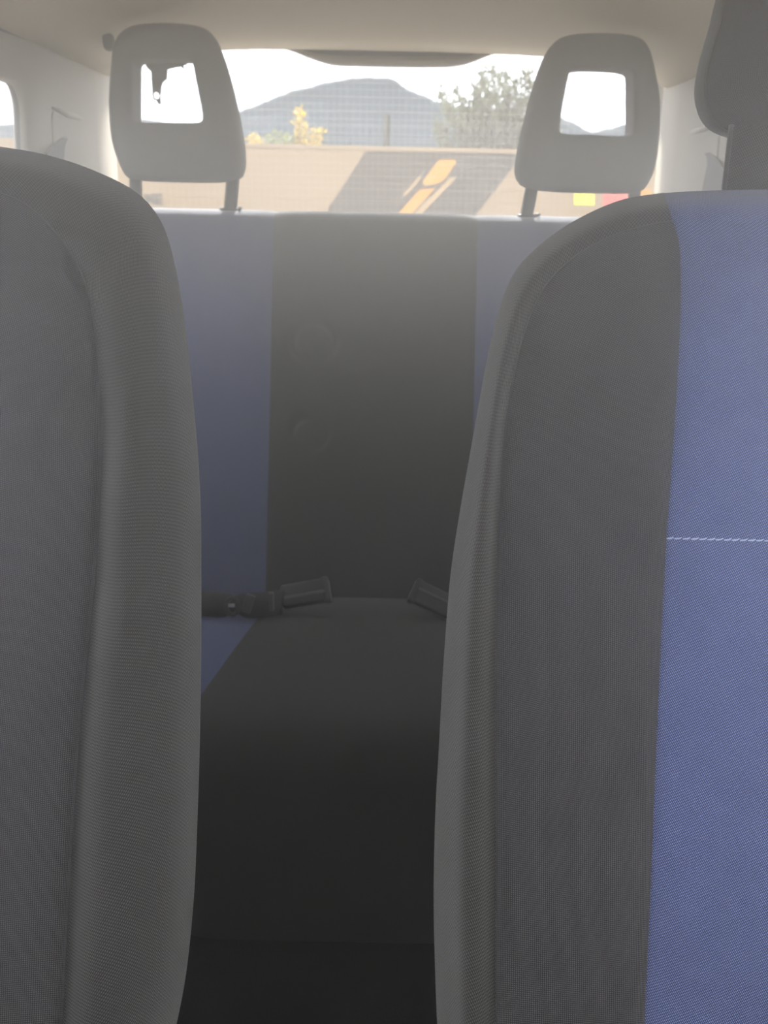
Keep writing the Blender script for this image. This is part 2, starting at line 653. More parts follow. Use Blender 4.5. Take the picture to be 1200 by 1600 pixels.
def front_seat(name, xs, outline, seam, edge, label, BOL, stitch_y=None):
    N = 110
    outline_s = spline(outline, N)
    seam_s = spline(seam, N)
    edge_s = spline(edge, N)
    root = empty(name, (xs, 0.28, 0.0))
    tag(root, label, 'car seat', 'front seats')
    b_rows = strip(outline_s, seam_s, BOL, 22, BOLT, 0.62)
    p_rows = strip(seam_s, edge_s, PAN, 22, FLAT, 0.80)
    for mir in (False, True):
        br = mirror(b_rows, xs) if mir else b_rows
        pr = mirror(p_rows, xs) if mir else p_rows
        sb = sheet('side_bolster', br, M['grey_side'], root)
        sheet('side_panel', pr, M['grey_cloth'], root)
        # stitched welt along the seam
        v, f, u = tube([r[-1] + Vector((0, -0.0004, 0)) for r in br], 0.0006, 6)
        mk('seam_welt', v, f, M['thread_grey'], sb)
    # middle panel between the two inner edges, running over the crest
    rows = []
    for i, r in enumerate(p_rows):
        a = r[-1].copy() + FWD * 0.0022
        b = Vector((2 * xs - a.x, a.y, a.z))
        row = []
        for k in range(33):
            t = k / 32
            q = a.lerp(b, t)
            q -= FWD * (0.0055 * (1 - (2 * t - 1) ** 8) + 0.002 * sin(pi * t))
            row.append(q)
        rows.append(row)
    # continue over the crest to the rim of the outline
    a0 = b_rows[-1]                       # bolster end row: rim -> seam
    for k in range(len(a0) - 2, -1, -1):
        a = a0[k].copy() + FWD * (0.0006 + 0.0016 * k / len(a0))
        b = Vector((2 * xs - a.x, a.y, a.z))
        row = []
        for j in range(33):
            t = j / 32
            q = a.lerp(b, t)
            lift = 0.004 * (1 - (2 * t - 1) ** 2)
            q += Vector((0, 0, lift * (1 - k / len(a0)))) - FWD * (0.0016 + 0.0055 * k / len(a0)) * (1 - (2 * t - 1) ** 8)
            row.append(q)
        rows.append(row)
    ins = sheet('middle_panel', rows, M['blue_cloth'], root)
    # back shell closing the seat from behind
    rim = [r[0] for r in b_rows]
    rows = []
    top = b_rows[-1][0]
    for p in rim:
        sgn = 1 if p.x < xs else -1
        h = max(0.0, min(1.0, (p.z - 0.30) / (top.z - 0.30)))
        drop = 0.03 * h ** 6
        row = [p]
        for (inset, back, dz) in ((0.002, 0.012, 0.05), (0.012, 0.035, 0.2), (0.035, 0.07, 0.5), (0.07, 0.10, 1.0)):
            row.append(p + Vector((sgn * inset, back, -drop * dz)))
        last = row[-1]
        for t in (0.25, 0.5):
            row.append(last.lerp(Vector((xs, last.y + 0.01, last.z)), t * 2))
        rows.append(row + [Vector((2 * xs - q.x, q.y, q.z)) for q in reversed(row[:-1])])
    sheet('back_shell', rows, M['grey_side'], root)
    # seat cushion on its base, under the view
    cr_ = []
    for (Y, z) in ((0.40, 0.10), (0.42, 0.20), (0.40, 0.30), (0.30, 0.325), (0.15, 0.32), (0.0, 0.335), (-0.10, 0.335), (-0.145, 0.31), (-0.15, 0.24), (-0.13, 0.16), (-0.10, 0.12)):
        row = []
        for k in range(17):
            u = k / 8 - 1
            zz = z + (0.012 * abs(u) ** 2 if z > 0.3 else 0) - (0.05 * max(0, abs(u) - 0.85) / 0.15 if z > 0.2 else 0)
            row.append(Vector((xs + u * 0.245, Y, zz)))
        cr_.append(row)
    sheet('cushion', cr_, M['grey_cloth'], root)
    rounded('seat_base', (xs, 0.13, 0.06), 0.19, 0.22, 0.06, M['plastic_black'], root, 0.01)
    # sewn line across the middle panel
    if stitch_y:
        # follow the actual surface of the middle panel
        best = None
        parts = []
        n = 0
        rowi = min(range(len(p_rows)), key=lambda i: abs((edge_s[i].y) - stitch_y))
        rr = rows_mid = None
        surf = [v.co + ins.location + origin(root) for v in ins.data.vertices]
        line = surf[rowi * 33:(rowi + 1) * 33]
        dense = resample(line, 57)
        for k in range(0, 56):
            a, b = dense[k], dense[k + 1]
            d = b - a
            sag = Vector((0, 0, 0.0006))
            off = -FWD * 0.0007
            p = [a + d * 0.06 + off * 0.5 - sag * 0.6, a + d * 0.3 + off - sag * 0.3, a + d * 0.65 + off, a + d * 0.95 + off * 0.5 + sag * 1.6]
            parts.append(tube(p, [0.0004, 0.0006, 0.00055, 0.0003], 6))
        v, f = merge(parts)
        tag(mk('stitching', v, f, M['thread'], ins), 'pale blue stitching', kind='stuff')
    return root


R_OUT = [(700, 1850), (690, 1700), (683, 1600), (678, 1450), (678, 1350), (681, 1250), (685, 1180), (692, 1050), (700, 940), (706, 880), (720, 790),
         (735, 705), (750, 620), (765, 540), (784, 470), (804, 425), (830, 395), (870, 362), (920, 333), (975, 311), (1038, 301)]
R_SEAM = [(772, 1850), (774, 1700), (775, 1600), (776, 1300), (775, 1100), (777, 900), (781, 780), (790, 665), (806, 570), (828, 492), (858, 438),
          (900, 399), (960, 367), (1010, 352), (1051, 345)]
R_EDGE = [(996, 1850), (1003, 1700), (1007, 1600), (1016, 1400), (1025, 1180), (1033, 1000), (1041, 850), (1050, 720), (1058, 600), (1063, 490), (1063, 410), (1060, 375), (1051, 345)]
seatR = front_seat('front_seat', 0.335, R_OUT, R_SEAM, R_EDGE,
                   'front car seat with blue middle panel, pale cross stitching and dark grey bolsters', BOL_R, 843)
L_OUT = [(235, 1850), (255, 1690), (276, 1600), (291, 1520), (301, 1425), (306, 1320), (310, 1200), (312, 1100), (313, 1000), (313, 900), (312, 800), (308, 720),
         (301, 640), (293, 560), (283, 480), (271, 415), (258, 366), (240, 330), (215, 302), (180, 281), (120, 256), (60, 239), (0, 229), (-20, 227)]
L_SEAM = [(85, 1850), (92, 1700), (98, 1600), (106, 1450), (116, 1280), (128, 1120), (140, 1000), (150, 900), (157, 780), (160, 680), (155, 580), (143, 480), (120, 410),
          (85, 360), (35, 315), (-30, 290)]
L_EDGE = [(-70, 1850), (-66, 1700), (-62, 1600), (-55, 1400), (-48, 1200), (-40, 1000), (-35, 850), (-32, 700), (-30, 600), (-28, 500), (-28, 400), (-29, 340), (-30, 290)]
seatL = front_seat('front_seat', -0.43, L_OUT, L_SEAM, L_EDGE,
                   'front car seat showing only plain dark grey cloth with a bulging side bolster', BOL_L)


def front_headrest(root, xs, lean):
    """padded front headrest with a rim band, on a padded neck; measured on the right seat, mirrored about xs"""
    body = [(1205, 212), (1165, 215), (1138, 209), (1117, 196), (1104, 174), (1098, 146), (1101, 112), (1110, 75), (1121, 38), (1130, 0), (1140, -30), (1160, -60), (1190, -78), (1230, -86)]
    half = [P(x, y, 0.60) for x, y in [tuple(q.xy) for q in spline([(a, b, 0) for a, b in body], 48)]]
    cx = 0.335
    loop = half + [Vector((2 * cx - p.x, p.y, p.z)) for p in reversed(half)]
    # drop doubled middle points by clamping to the middle
    loop = [Vector((min(p.x, cx) if i < len(half) else max(p.x, cx), p.y, p.z)) for i, p in enumerate(loop)]
    c = sum((p for p in loop), Vector((0, 0, 0))) / len(loop)
    sh = Vector((xs - cx, lean, 0))
    rows = []
    for (s, d) in ((0.0, -0.020), (0.3, -0.019), (0.6, -0.015), (0.80, -0.008), (0.90, -0.001), (0.935, 0.005), (0.955, 0.0075), (0.975, 0.0085), (1.0, 0.014), (0.94, 0.030), (0.85, 0.048), (0.72, 0.064), (0.5, 0.075), (0.25, 0.080), (0.0, 0.081)):
        rows.append([c + (p - c) * s + Vector((0, d, 0)) + sh for p in loop])
    hr = sheet('headrest', rows, M['grey_cloth'], root, closed_v=True)
    # rim band in paler cloth
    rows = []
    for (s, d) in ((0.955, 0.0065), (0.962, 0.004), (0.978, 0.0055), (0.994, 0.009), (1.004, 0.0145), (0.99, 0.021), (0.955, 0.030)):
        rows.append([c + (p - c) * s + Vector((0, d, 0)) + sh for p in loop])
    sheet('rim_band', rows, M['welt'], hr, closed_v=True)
    # neck
    rows = []
    for i in range(10):
        t = i / 9
        y = 320 - 125 * t
        xl = 1134 + 14 * t
        a = P(xl, y, 0.592)
        w = cx - a.x
        e = 0.010
        prof = [(-w + e, 0.030), (-w + 0.001, 0.012), (-w, 0.006), (-w * 0.95, 0.0), (-w * 0.6, -0.004), (0, -0.006), (w * 0.6, -0.004), (w * 0.95, 0), (w, 0.006), (w - 0.001, 0.012), (w - e, 0.030), (0, 0.036)]
        rows.append([Vector((cx + x, a.y + d, a.z)) + sh for x, d in prof])
    nk = sheet('headrest_neck', rows, M['grey_side'], root, closed_v=True)
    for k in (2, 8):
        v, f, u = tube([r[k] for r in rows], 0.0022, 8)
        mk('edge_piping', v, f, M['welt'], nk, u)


front_headrest(seatR, 0.335, 0.0)
front_headrest(seatL, -0.43, 0.0)

# ------------------------------------------------------------------ rear bench
bench = empty('rear_bench', (XC, 1.2, 0.0))
tag(bench, 'rear bench seat with black middle panel, blue side panels and two headrests', 'car seat')
XL, XR = -0.2195, 0.1645            # seams of the middle panel


def back_profile(n=70):
    prof = [(1.283, 0.222), (1.289, 0.242), (1.312, 0.300), (1.352, 0.40), (1.393, 0.50), (1.433, 0.60), (1.473, 0.70), (1.513, 0.80), (1.535, 0.855),
            (1.546, 0.878), (1.556, 0.889), (1.570, 0.895), (1.600, 0.897), (1.632, 0.893), (1.648, 0.880), (1.65, 0.84), (1.56, 0.55), (1.46, 0.20), (1.45, 0.10)]
    return [Vector((0, p.x, p.y)) for p in spline([(a, b, 0) for a, b in prof], n)]


BN = Vector((0, -cos(PITCH), sin(PITCH)))


def ring_dents(p):
    d = 0.0
    for (px, py, r, w, amp, ph) in ((490, 535, 0.040, 0.009, 0.0075, 0.9), (483, 678, 0.033, 0.0085, 0.0075, 2.6), (540, 602, 0.034, 0.008, 0.002, 0.2)):
        c = P(px, py, 1.45)
        q = p - c
        a, b = q.x, q.dot(UP)
        rr = math.hypot(a, b * 1.1)
        ang = math.atan2(b, a)
        if rr < 0.1:
            d -= amp * math.exp(-((rr - r) / w) ** 2) * (0.62 + 0.38 * sin(2 * ang + ph))
            d += amp * 0.2 * math.exp(-((rr) / (r * 0.7)) ** 2)
    return d


def bench_back(name, x0, x1, mat, nx, dents=False, puff=0.006):
    prof = back_profile(460 if dents else 90)
    rows = []
    for p in prof:
        row = []
        for k in range(nx + 1):
            t = k / nx
            q = Vector((x0 + (x1 - x0) * t, p.y, p.z))
            e = (1 - (2 * t - 1) ** 10)
            q = q + BN * (puff * e)
            if p.y < 1.545 and dents:
                q = q + BN * ring_dents(q)
            row.append(q)
        rows.append(row)
    return sheet(name, rows, mat, bench)


bench_back('backrest_middle', XL, XR, M['rear_black_back'], 110, True)
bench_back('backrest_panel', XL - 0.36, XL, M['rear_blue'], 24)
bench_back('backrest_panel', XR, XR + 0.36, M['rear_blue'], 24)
bench_back('backrest_bolster', XL - 0.40, XL - 0.36, M['rear_black'], 8)
bench_back('backrest_bolster', XR + 0.36, XR + 0.40, M['rear_black'], 8)


def bench_cushion(name, f0, f1, mat, nx):
    prof = spline([(1.33, .205, 0), (1.27, .226, 0), (1.18, .251, 0), (1.05, .273, 0), (.93, .289, 0), (.85, .299, 0), (.80, .300, 0), (.77, .291, 0), (.752, .268, 0), (.745, .23, 0), (.745, .14, 0), (.745, .0, 0)], 60)
    rows = []
    for i, p in enumerate(prof):
        x0, x1 = f0(p.x), f1(p.x)
        row = []
        for k in range(nx + 1):
            t = k / nx
            q = Vector((x0 + (x1 - x0) * t, p.x, p.y))
            e = (1 - (2 * t - 1) ** 12) * 0.006
            q += Vector((0, -e * (1 if i > 40 else 0.2), e * (1 if i < 46 else 0)))
            row.append(q)
        rows.append(row)
    return sheet(name, rows, mat, bench)


lf = lambda y: -0.211 - 0.112 * (1.139 - y) if y < 1.139 else -0.211
rf = lambda y: 0.170 + 0.112 * (1.139 - y) if y < 1.139 else 0.170
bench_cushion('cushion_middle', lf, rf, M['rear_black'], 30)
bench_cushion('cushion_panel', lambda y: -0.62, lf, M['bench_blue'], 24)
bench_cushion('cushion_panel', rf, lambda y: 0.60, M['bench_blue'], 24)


# rear headrests, each with a window through the pad
def polar_loop(poly, centre, n):
    """resample a closed outline (pixel points) at n even angles about centre"""
    pts = [Vector((a, b, 0)) for a, b in poly]
    dense = []
    m_ = len(pts)
    for i in range(m_):
        p0, p1, p2, p3 = pts[i - 1], pts[i], pts[(i + 1) % m_], pts[(i + 2) % m_]
        for k in range(24):
            t = k / 24
            dense.append(0.5 * ((2 * p1) + (p2 - p0) * t + (2 * p0 - 5 * p1 + 4 * p2 - p3) * t * t + (3 * p1 - p0 - 3 * p2 + p3) * t ** 3))
    out = []
    for k in range(n):
        a = 2 * pi * k / n
        best = min(dense, key=lambda q: abs((math.atan2(q.y - centre[1], q.x - centre[0]) - a + pi) % (2 * pi) - pi))
        out.append((best.x, best.y))
    return out


def rear_headrest(outer, hole, centre, posts, DB, DT):
    n = 96
    O = polar_loop(outer, centre, n)
    H = polar_loop(hole, centre, n)
    ytop, ybot = min(y for x, y in O), max(y for x, y in O)

    def pt(x, y):
        t = (ybot - y) / (ybot - ytop)
        return P(x, y, DB + (DT - DB) * t)
    rows = []
    sec = [(0.0, 0.010), (0.012, 0.003), (0.05, 0.0), (0.2, -0.004), (0.45, -0.006), (0.7, -0.003), (0.86, 0.004), (0.95, 0.014), (1.0, 0.032), (0.99, 0.048), (0.93, 0.062), (0.8, 0.072),
           (0.5, 0.076), (0.2, 0.072), (0.05, 0.066), (0.01, 0.06), (0.0, 0.05), (0.0, 0.03)]
    for (w, d) in sec:
        row = []
        for (o_, h_) in zip(O, H):
            a, b = pt(*h_), pt(*o_)
            row.append(a.lerp(b, w) + Vector((0, d, 0)))
        rows.append(row)
    hr = sheet('headrest', rows, M['headrest'], bench, closed_u=True, closed_v=True)
    for (x0, y0, x1, y1, w) in posts:
        a, b = pt(x0, y0) + Vector((0, 0.035, 0)), P(x1, y1, 1.475)
        d = (b - a).normalized()
        ax = (Vector((1, 0, 0)), d.cross(Vector((1, 0, 0))).normalized(), d)
        c = (a + b) / 2
        rounded('post', c, w, 0.007, (b - a).length / 2 + 0.03, M['plastic_grey'], hr, 0.004, ax)
        rounded('post_collar', b + Vector((0.0, 0, 0.0)), w + 0.006, 0.014, 0.006, M['plastic_black'], hr, 0.003)
        v, f, u = tube([b + Vector((w + 0.004, -0.006, 0.004)), b + Vector((w + 0.012, -0.012, 0.006))], [0.004, 0.0025], 8)
        mk('release_button', v, f, M['plastic_black'], hr)
    return hr


OL = [(198, 36), (250, 30), (303, 35), (327, 50), (341, 78), (356, 125), (370, 185), (378, 240), (376, 270), (360, 283), (290, 285), (215, 282), (190, 276), (177, 250), (168, 215), (164, 160), (167, 105), (174, 60)]
HL = [(209, 94), (225, 91), (275, 91), (296, 93), (301, 102), (308, 140), (315, 178), (313, 188), (303, 191), (260, 191), (218, 190), (208, 187), (206, 178), (206, 140), (206, 102)]
rear_headrest(OL, HL, (260, 145), [(203, 283, 213, 333, 0.011), (358, 283, 360, 330, 0.012)], 1.42, 1.37)
OR = [(893, 50), (950, 46), (1000, 52), (1020, 72), (1030, 110), (1037, 150), (1037, 200), (1032, 250), (1022, 285), (1000, 301), (930, 302), (860, 299), (822, 292), (809, 272), (812, 240), (825, 180), (845, 110), (865, 68)]
HR_ = [(895, 109), (915, 105), (960, 106), (986, 110), (991, 120), (991, 160), (991, 200), (987, 210), (970, 212), (930, 210), (888, 209), (877, 206), (876, 196), (881, 160), (889, 120)]
rear_headrest(OR, HR_, (933, 158), [(836, 292, 822, 340, 0.012), (1000, 295, 990, 345, 0.011)], 1.42, 1.37)

# ------------------------------------------------------------------ rear belts
AXB = None


def buckle(px0, py0, px1, py1, label):
    a = P(px0, py0, 1.30)
    b = P(px1, py1, 1.30)
    d = (b - a).normalized()
    nrm = (Vector((0, -0.75, 0.66)) - d * Vector((0, -0.75, 0.66)).dot(d)).normalized()
    side = d.cross(nrm)
    root = empty('belt_buckle', (a + b) / 2 - Vector((0, 0, 0.02)))
    tag(root, label, 'buckle', 'rear belt buckles')
    L = (b - a).length / 2
    rounded('housing', (a + b) / 2, L, 0.020, 0.012, M['plastic_black'], root, 0.006, (d, side, nrm))
    rounded('end_cap', b - d * 0.004, 0.006, 0.0215, 0.0135, M['plastic_black'], root, 0.004, (d, side, nrm))
    rounded('rib', (a + b) / 2 + nrm * 0.012 + side * 0.004, L * 0.86, 0.0025, 0.0015, M['plastic_grey'], root, 0.001, (d, side, nrm))
    st = a - d * 0.05 - nrm * 0.01
    rounded('stalk', (a + st) / 2, 0.03, 0.014, 0.005, M['webbing'], root, 0.003, (d, side, nrm))
    return root


buckle(440, 934, 514, 921, 'black plastic belt buckle pointing up on the bench beside the slack lap strap')
buckle(728, 962, 645, 922, 'black plastic belt buckle lying on the bench half hidden by the blue-panelled front seat')

# slack lap strap with its tongue
lap = empty('lap_belt', P(330, 955, 1.30))
tag(lap, 'slack black lap strap with a twisted metal tongue on the blue bench cushion', 'seat belt')
cs = spline([P(225, 935, 1.285), P(290, 941, 1.285), P(330, 944, 1.285), P(356, 945, 1.282), P(372, 944, 1.278), P(392, 946, 1.28), P(420, 944, 1.285), P(441, 940, 1.29)], 40)
rows = []
for i, p in enumerate(cs):
    t = i / 39
    tw = 0.55 + 1.1 * math.exp(-((t - 0.66) / 0.08) ** 2)
    dirv = Vector((0.05, cos(tw) * 0.3 + 0.1, 1 * abs(cos(tw * 0.6)))).normalized()
    hw = 0.0215 - 0.006 * math.exp(-((t - 0.66) / 0.06) ** 2)
    nn = Vector((0, -1, 0.4)).normalized()
    rows.append([p - dirv * hw + nn * 0.001, p + nn * 0.003, p + dirv * hw + nn * 0.001, p + dirv * hw - nn * 0.001, p - nn * 0.001, p - dirv * hw - nn * 0.001])
sheet('strap', rows, M['webbing'], lap, closed_v=True)
c = P(364, 945, 1.268)
ringp = [c + Vector((0.010 * cos(a), -0.006 + 0.002 * sin(a), 0.014 * sin(a))) for a in [2 * pi * k / 20 for k in range(22)]]
v, f, u = tube(ringp, 0.004, 8, False)
mk('tongue_grip', v, f, M['plastic_black'], lap)
rounded('tongue', P(361, 946, 1.262), 0.006, 0.0015, 0.003, M['metal'], lap, 0.001)
rounded('strap_fold', P(388, 943, 1.272), 0.008, 0.003, 0.017, M['plastic_grey'], lap, 0.002, (Vector((.9, 0, -.3)).normalized(), Vector((0, 1, 0)), Vector((.3, 0, .9)).normalized()))
rounded('strap_keeper', P(424, 940, 1.277), 0.004, 0.004, 0.017, M['plastic_grey'], lap, 0.002)

# shoulder belts leaving the pillar panels
for sgn, pts in ((-1, [(104, 213, 9), (97, 222, 13), (90, 233, 22), (84, 248, 32), (78, 270, 36), (72, 300, 38), (66, 340, 40)]),
                 (1, [(1104, 237, 9), (1111, 247, 13), (1115, 258, 20), (1117, 272, 30), (1116, 290, 36), (1114, 320, 40), (1112, 350, 40)])):
    X = XC + sgn * (0.662 - 0.034)
    rows = []
    top = None
    for k, (px, py, w) in enumerate(pts):
        off = sgn * (0.004 + 0.004 * k)
        a = onX(px - w / 2, py, X - off)
        b = onX(px + w / 2, py, X - off)
        th = Vector((sgn * 0.0016, 0, 0))
        rows.append([a, b, b + th, a + th])
    root = sheet('shoulder_belt', rows, M['webbing'], None, closed_v=True, smooth=False)
    tag(root, 'black shoulder belt fanning out of the pillar panel ' + ('beside the side window' if sgn < 0 else 'behind the front headrest neck'), 'seat belt')

# small grey hook cup by the headliner corner
hk = rounded('coat_hook', P(170, 66, 1.44), 0.011, 0.010, 0.015, M['plastic_grey'], None, 0.009)
tag(hk, 'small grey coat hook at the headliner corner, peeking out beside a rear headrest', 'hook')

# high brake light housing under the header
bl = empty('brake_light_housing', onY(605, 90, 1.925))
tag(bl, 'grey high brake light housing hanging at the top of the rear window', 'brake light')
prof = [(428, 72), (455, 80), (485, 92), (515, 101), (545, 103.5), (610, 105), (690, 105.5), (720, 103), (745, 95), (768, 86), (792, 79)]
low = [onY(a, b, 1.918) for a, b in [tuple(q.xy) for q in spline([(a, b, 0) for a, b in prof], 60)]]
rows = []
for p in low:
    zt = 1.236
    h = zt - p.z
    rows.append([Vector((p.x, 1.926, zt)), Vector((p.x, 1.912, zt - h * 0.3)), Vector((p.x, 1.908, zt - h * 0.62)), Vector((p.x, 1.902, zt - h * 0.70)), Vector((p.x, 1.900, zt - h * 0.9)), Vector((p.x, 1.906, p.z)),
                 Vector((p.x, 1.928, p.z + 0.001)), Vector((p.x, 1.938, zt - h * 0.5)), Vector((p.x, 1.94, zt))])
sheet('housing', rows, M['trim'], bl)
prof2 = [(458, 76.5), (480, 82), (520, 86), (600, 87.5), (690, 88), (735, 86), (757, 81)]
topp = [onY(a, b, 1.905) for a, b in ((458, 75), (600, 76.5), (757, 80))]
lowp = [onY(a, b, 1.905) for a, b in prof2]
prism('vent_slot', [topp[0], topp[1], topp[2]] + lowp[::-1], (0, 0.01, 0), M['trim_dark'], bl)

# torn strip dangling in front of the glass
poly = [(224, 88), (228, 104), (236, 112), (237, 128), (238, 150), (240, 156), (244, 157), (248, 163), (251, 163), (250, 150), (252, 132), (255, 127), (260, 124), (261, 108), (275, 105), (283, 104), (287, 109), (286, 102), (295, 98), (297, 86)]
outer_l = [onY(a, b, 1.885) for a, b in poly]
hole_l = [onY(a, b, 1.885) for a, b in ((240, 144), (245, 143), (249, 148), (248, 154), (244, 155), (240, 151))]
bm = bmesh.new()
ev = []
for loop in (outer_l, hole_l):
    vs = [bm.verts.new(p) for p in loop]
    ev += [bm.edges.new((vs[i], vs[(i + 1) % len(vs)])) for i in range(len(vs))]
bmesh.ops.triangle_fill(bm, use_beauty=True, use_dissolve=False, edges=ev)
r = bmesh.ops.extrude_face_region(bm, geom=bm.faces[:])
for g in r['geom']:
    if isinstance(g, bmesh.types.BMVert):
        g.co.y += 0.006
bm.verts.index_update()
o = mk('torn_strip', [q.co.copy() for q in bm.verts], [tuple(x.index for x in q.verts) for q in bm.faces], M['trim_dark'], smooth=False)
bm.free()
tag(o, 'ragged dark strip dangling from the header, seen through the opening of a rear headrest', 'torn trim')

# lint on the bench
for (px, py, Y) in ((520, 1080, None), (498, 1263, None), (355, 1362, None), (395, 1325, None)):
    d = ray(px, py)
    if py < 1150:
        t = (0.2905 - CAM.z) / d.z
    else:
        t = 0.745 / d.y
    c = CAM + d * t
    parts = []
    for k in range(4):
        a = random.uniform(0, pi)
        e = Vector((cos(a), -0.3, sin(a))) * 0.0016
        parts.append(tube([c - e, c + Vector((0.0003, -0.0006, 0.0005)), c + e], [0.0003, 0.0005, 0.0002], 5))
    v, f = merge(parts)
    tag(mk('lint_speck', v, f, M['lint']), 'tiny pale lint speck clinging to the black bench cloth', 'lint', 'lint specks on the bench')

# ------------------------------------------------------------------ outside
GZ = -0.30
v, f = boxv((0, 60, GZ - 0.05), 160, 160, 0.05)
g = struct(mk('ground', v, f, M['asphalt'], smooth=False))

YW = 8.0
root = empty('painted_wall', (0, YW, GZ))
tag(root, 'low tan boundary wall with a slanted brown stripe painted on it, behind the car', 'wall')
zt = 1.365
v, f = boxv((0, YW + 0.11, (zt + GZ) / 2), 7.0, 0.1, (zt - GZ) / 2)
mk('wall_body', v, f, M['tan'], root, smooth=False)
v, f = boxv((0, YW + 0.11, zt + 0.015), 7.0, 0.1, 0.02)
mk('coping', v, f, M['tan'], root, smooth=False)


def decal(name, pts, mat, lift, zmin=None):
    w = []
    for a, b in pts:
        p = onY(a, b, YW)
        w.append(Vector((p.x, YW + 0.010 - lift, p.z)))
    return prism(name, w, (0, lift + 0.002, 0), mat, root)


decal('brown_stripe', [(572, 236), (817, 241), (742, 338), (640, 473), (408, 473), (508, 334)], M['brown'], 0.006)
decal('yellow_mark', [(686, 250), (710, 249), (713, 254), (694, 281), (683, 287), (664, 290), (660, 284)], M['yellow'], 0.010)
decal('yellow_mark', [(657, 295), (680, 294), (640, 338), (618, 338)], M['yellow'], 0.010)
decal('cream_line', [(705, 276), (712, 279), (657, 336), (645, 336)], M['cream'], 0.009)
decal('cream_line', [(655, 275), (659, 278), (633, 307), (629, 304)], M['cream'], 0.008)
decal('yellow_square', [(897, 297), (929, 297), (929, 321), (897, 321)], M['lemon'], 0.008)
decal('red_square', [(943, 297), (980, 297), (980, 321), (943, 321)], M['red'], 0.008)
decal('amber_square', [(1002, 296), (1018, 296), (1018, 312), (1002, 312)], M['yellow'], 0.008)
# letters
cu_ = bpy.data.curves.new('lettering', 'FONT')
cu_.body = 'ME'
cu_.size = 0.135
cu_.extrude = 0.004
cu_.offset = 0.004
to = bpy.data.objects.new('lettering_curve', cu_)
COL.objects.link(to)
dg = bpy.context.evaluated_depsgraph_get()
me = bpy.data.meshes.new_from_object(to.evaluated_get(dg))
p0 = onY(226, 319, YW)
V = [Vector((p0.x + q.co.x, YW + 0.006 - q.co.z, p0.z + q.co.y)) for q in me.vertices]
F = [tuple(pl.vertices) for pl in me.polygons]
bpy.data.objects.remove(to)
mk('lettering', V, F, M['ink'], root, smooth=False)

# wire mesh fence in front of the wall
fr = empty('mesh_fence', (0, 6.6, GZ))
tag(fr, 'fine wire mesh fence standing in front of the painted wall', 'fence')
parts = []
for k in range(-62, 63):
    x = k * 0.05
    parts.append(boxv((x, 6.6, 1.0), 0.0011, 0.0011, 1.3))
for k in range(46):
    z = GZ + 0.05 + k * 0.05
    parts.append(boxv((0, 6.6, z), 3.1, 0.0011, 0.0011))
v, f = merge(parts)
tag(mk('wire_mesh', v, f, M['wire'], fr, smooth=False), kind='stuff')
for x in (-3.1, 3.1):
    v, f, u = tube([Vector((x, 6.6, GZ)), Vector((x, 6.6, 2.35))], 0.025, 10)
    mk('fence_post', v, f, M['pole'], fr)
# dark post behind the wall
a = onY(605, 178, 9.0)
v, f, u = tube([Vector((a.x, 9.0, GZ)), Vector((a.x, 9.0, a.z - 0.02)), Vector((a.x, 9.0, a.z))], [0.03, 0.03, 0.02], 10)
tag(mk('steel_post', v, f, M['pole']), 'thin dark steel post standing up behind the boundary wall', 'post')


def leaves(pts, size, aspect, up=0.5):
    V, F = [], []
    for p in pts:
        d = Vector((random.gauss(0, 1), random.gauss(0, 1), random.gauss(up, 1))).normalized()
        s = d.orthogonal().normalized()
        s = Matrix.Rotation(random.uniform(0, 2 * pi), 3, d) @ s
        L = size * random.uniform(0.6, 1.3)
        w = L * aspect
        n = len(V)
        V += [p, p + d * L * 0.5 + s * w, p + d * L, p + d * L * 0.5 - s * w]
        F.append((n, n + 1, n + 2, n + 3))
    return V, F


def sprig_tree(name, base, tips, mat, label, cat, group, leaf_size, per, spread):
    root = empty(name, base)
    tag(root, label, cat, group)
    parts, lp = [], []
    base = Vector(base)
    zlow = min(t.z for t in tips)
    hub = Vector((base.x, base.y, max(base.z + 0.4, zlow - 1.1)))
    hi = max(t.z for t in tips)
    parts.append(tube([base, hub], [0.07, 0.05], 8))
    for t in tips:
        mid = hub.lerp(t, 0.45) + Vector((random.uniform(-.1, .1), random.uniform(-.1, .1), -0.05))
        cs = spline([hub, mid, t], 16)
        parts.append(tube(cs, [0.022 * (1 - i / 17) + 0.002 for i in range(16)], 5))
        for i in range(5, 16):
            den = spread * (1.5 - i / 15)
            for k in range(per):
                lp.append(cs[i] + Vector((random.gauss(0, den), random.gauss(0, den), random.gauss(0, den))))
    v, f = merge(parts)
    mk('branches', v, f, M['bark'], root)
    v, f = leaves(lp, leaf_size, 0.22, 0.8)
    tag(mk('foliage', v, f, mat, root, smooth=False), kind='stuff')
    return root


YT = 13.0
tp = [(690, 150), (712, 145), (728, 165), (745, 132), (757, 118), (772, 112), (788, 118), (806, 128), (826, 118), (838, 140), (855, 135), (870, 150),
      (700, 175), (735, 178), (765, 150), (795, 150), (820, 160), (850, 170), (685, 200), (720, 205), (760, 190), (800, 190), (835, 200), (870, 205), (780, 175), (745, 160)]
tips = [onY(a, b, YT + random.uniform(-0.5, 0.5)) for a, b in tp]
tips = [t for t in tips]
sprig_tree('olive_tree', (1.75, YT, GZ), tips, M['olive'], 'grey-green olive tree with feathery upright sprigs behind the brown stripe', 'tree', None, 0.085, 46, 0.095)

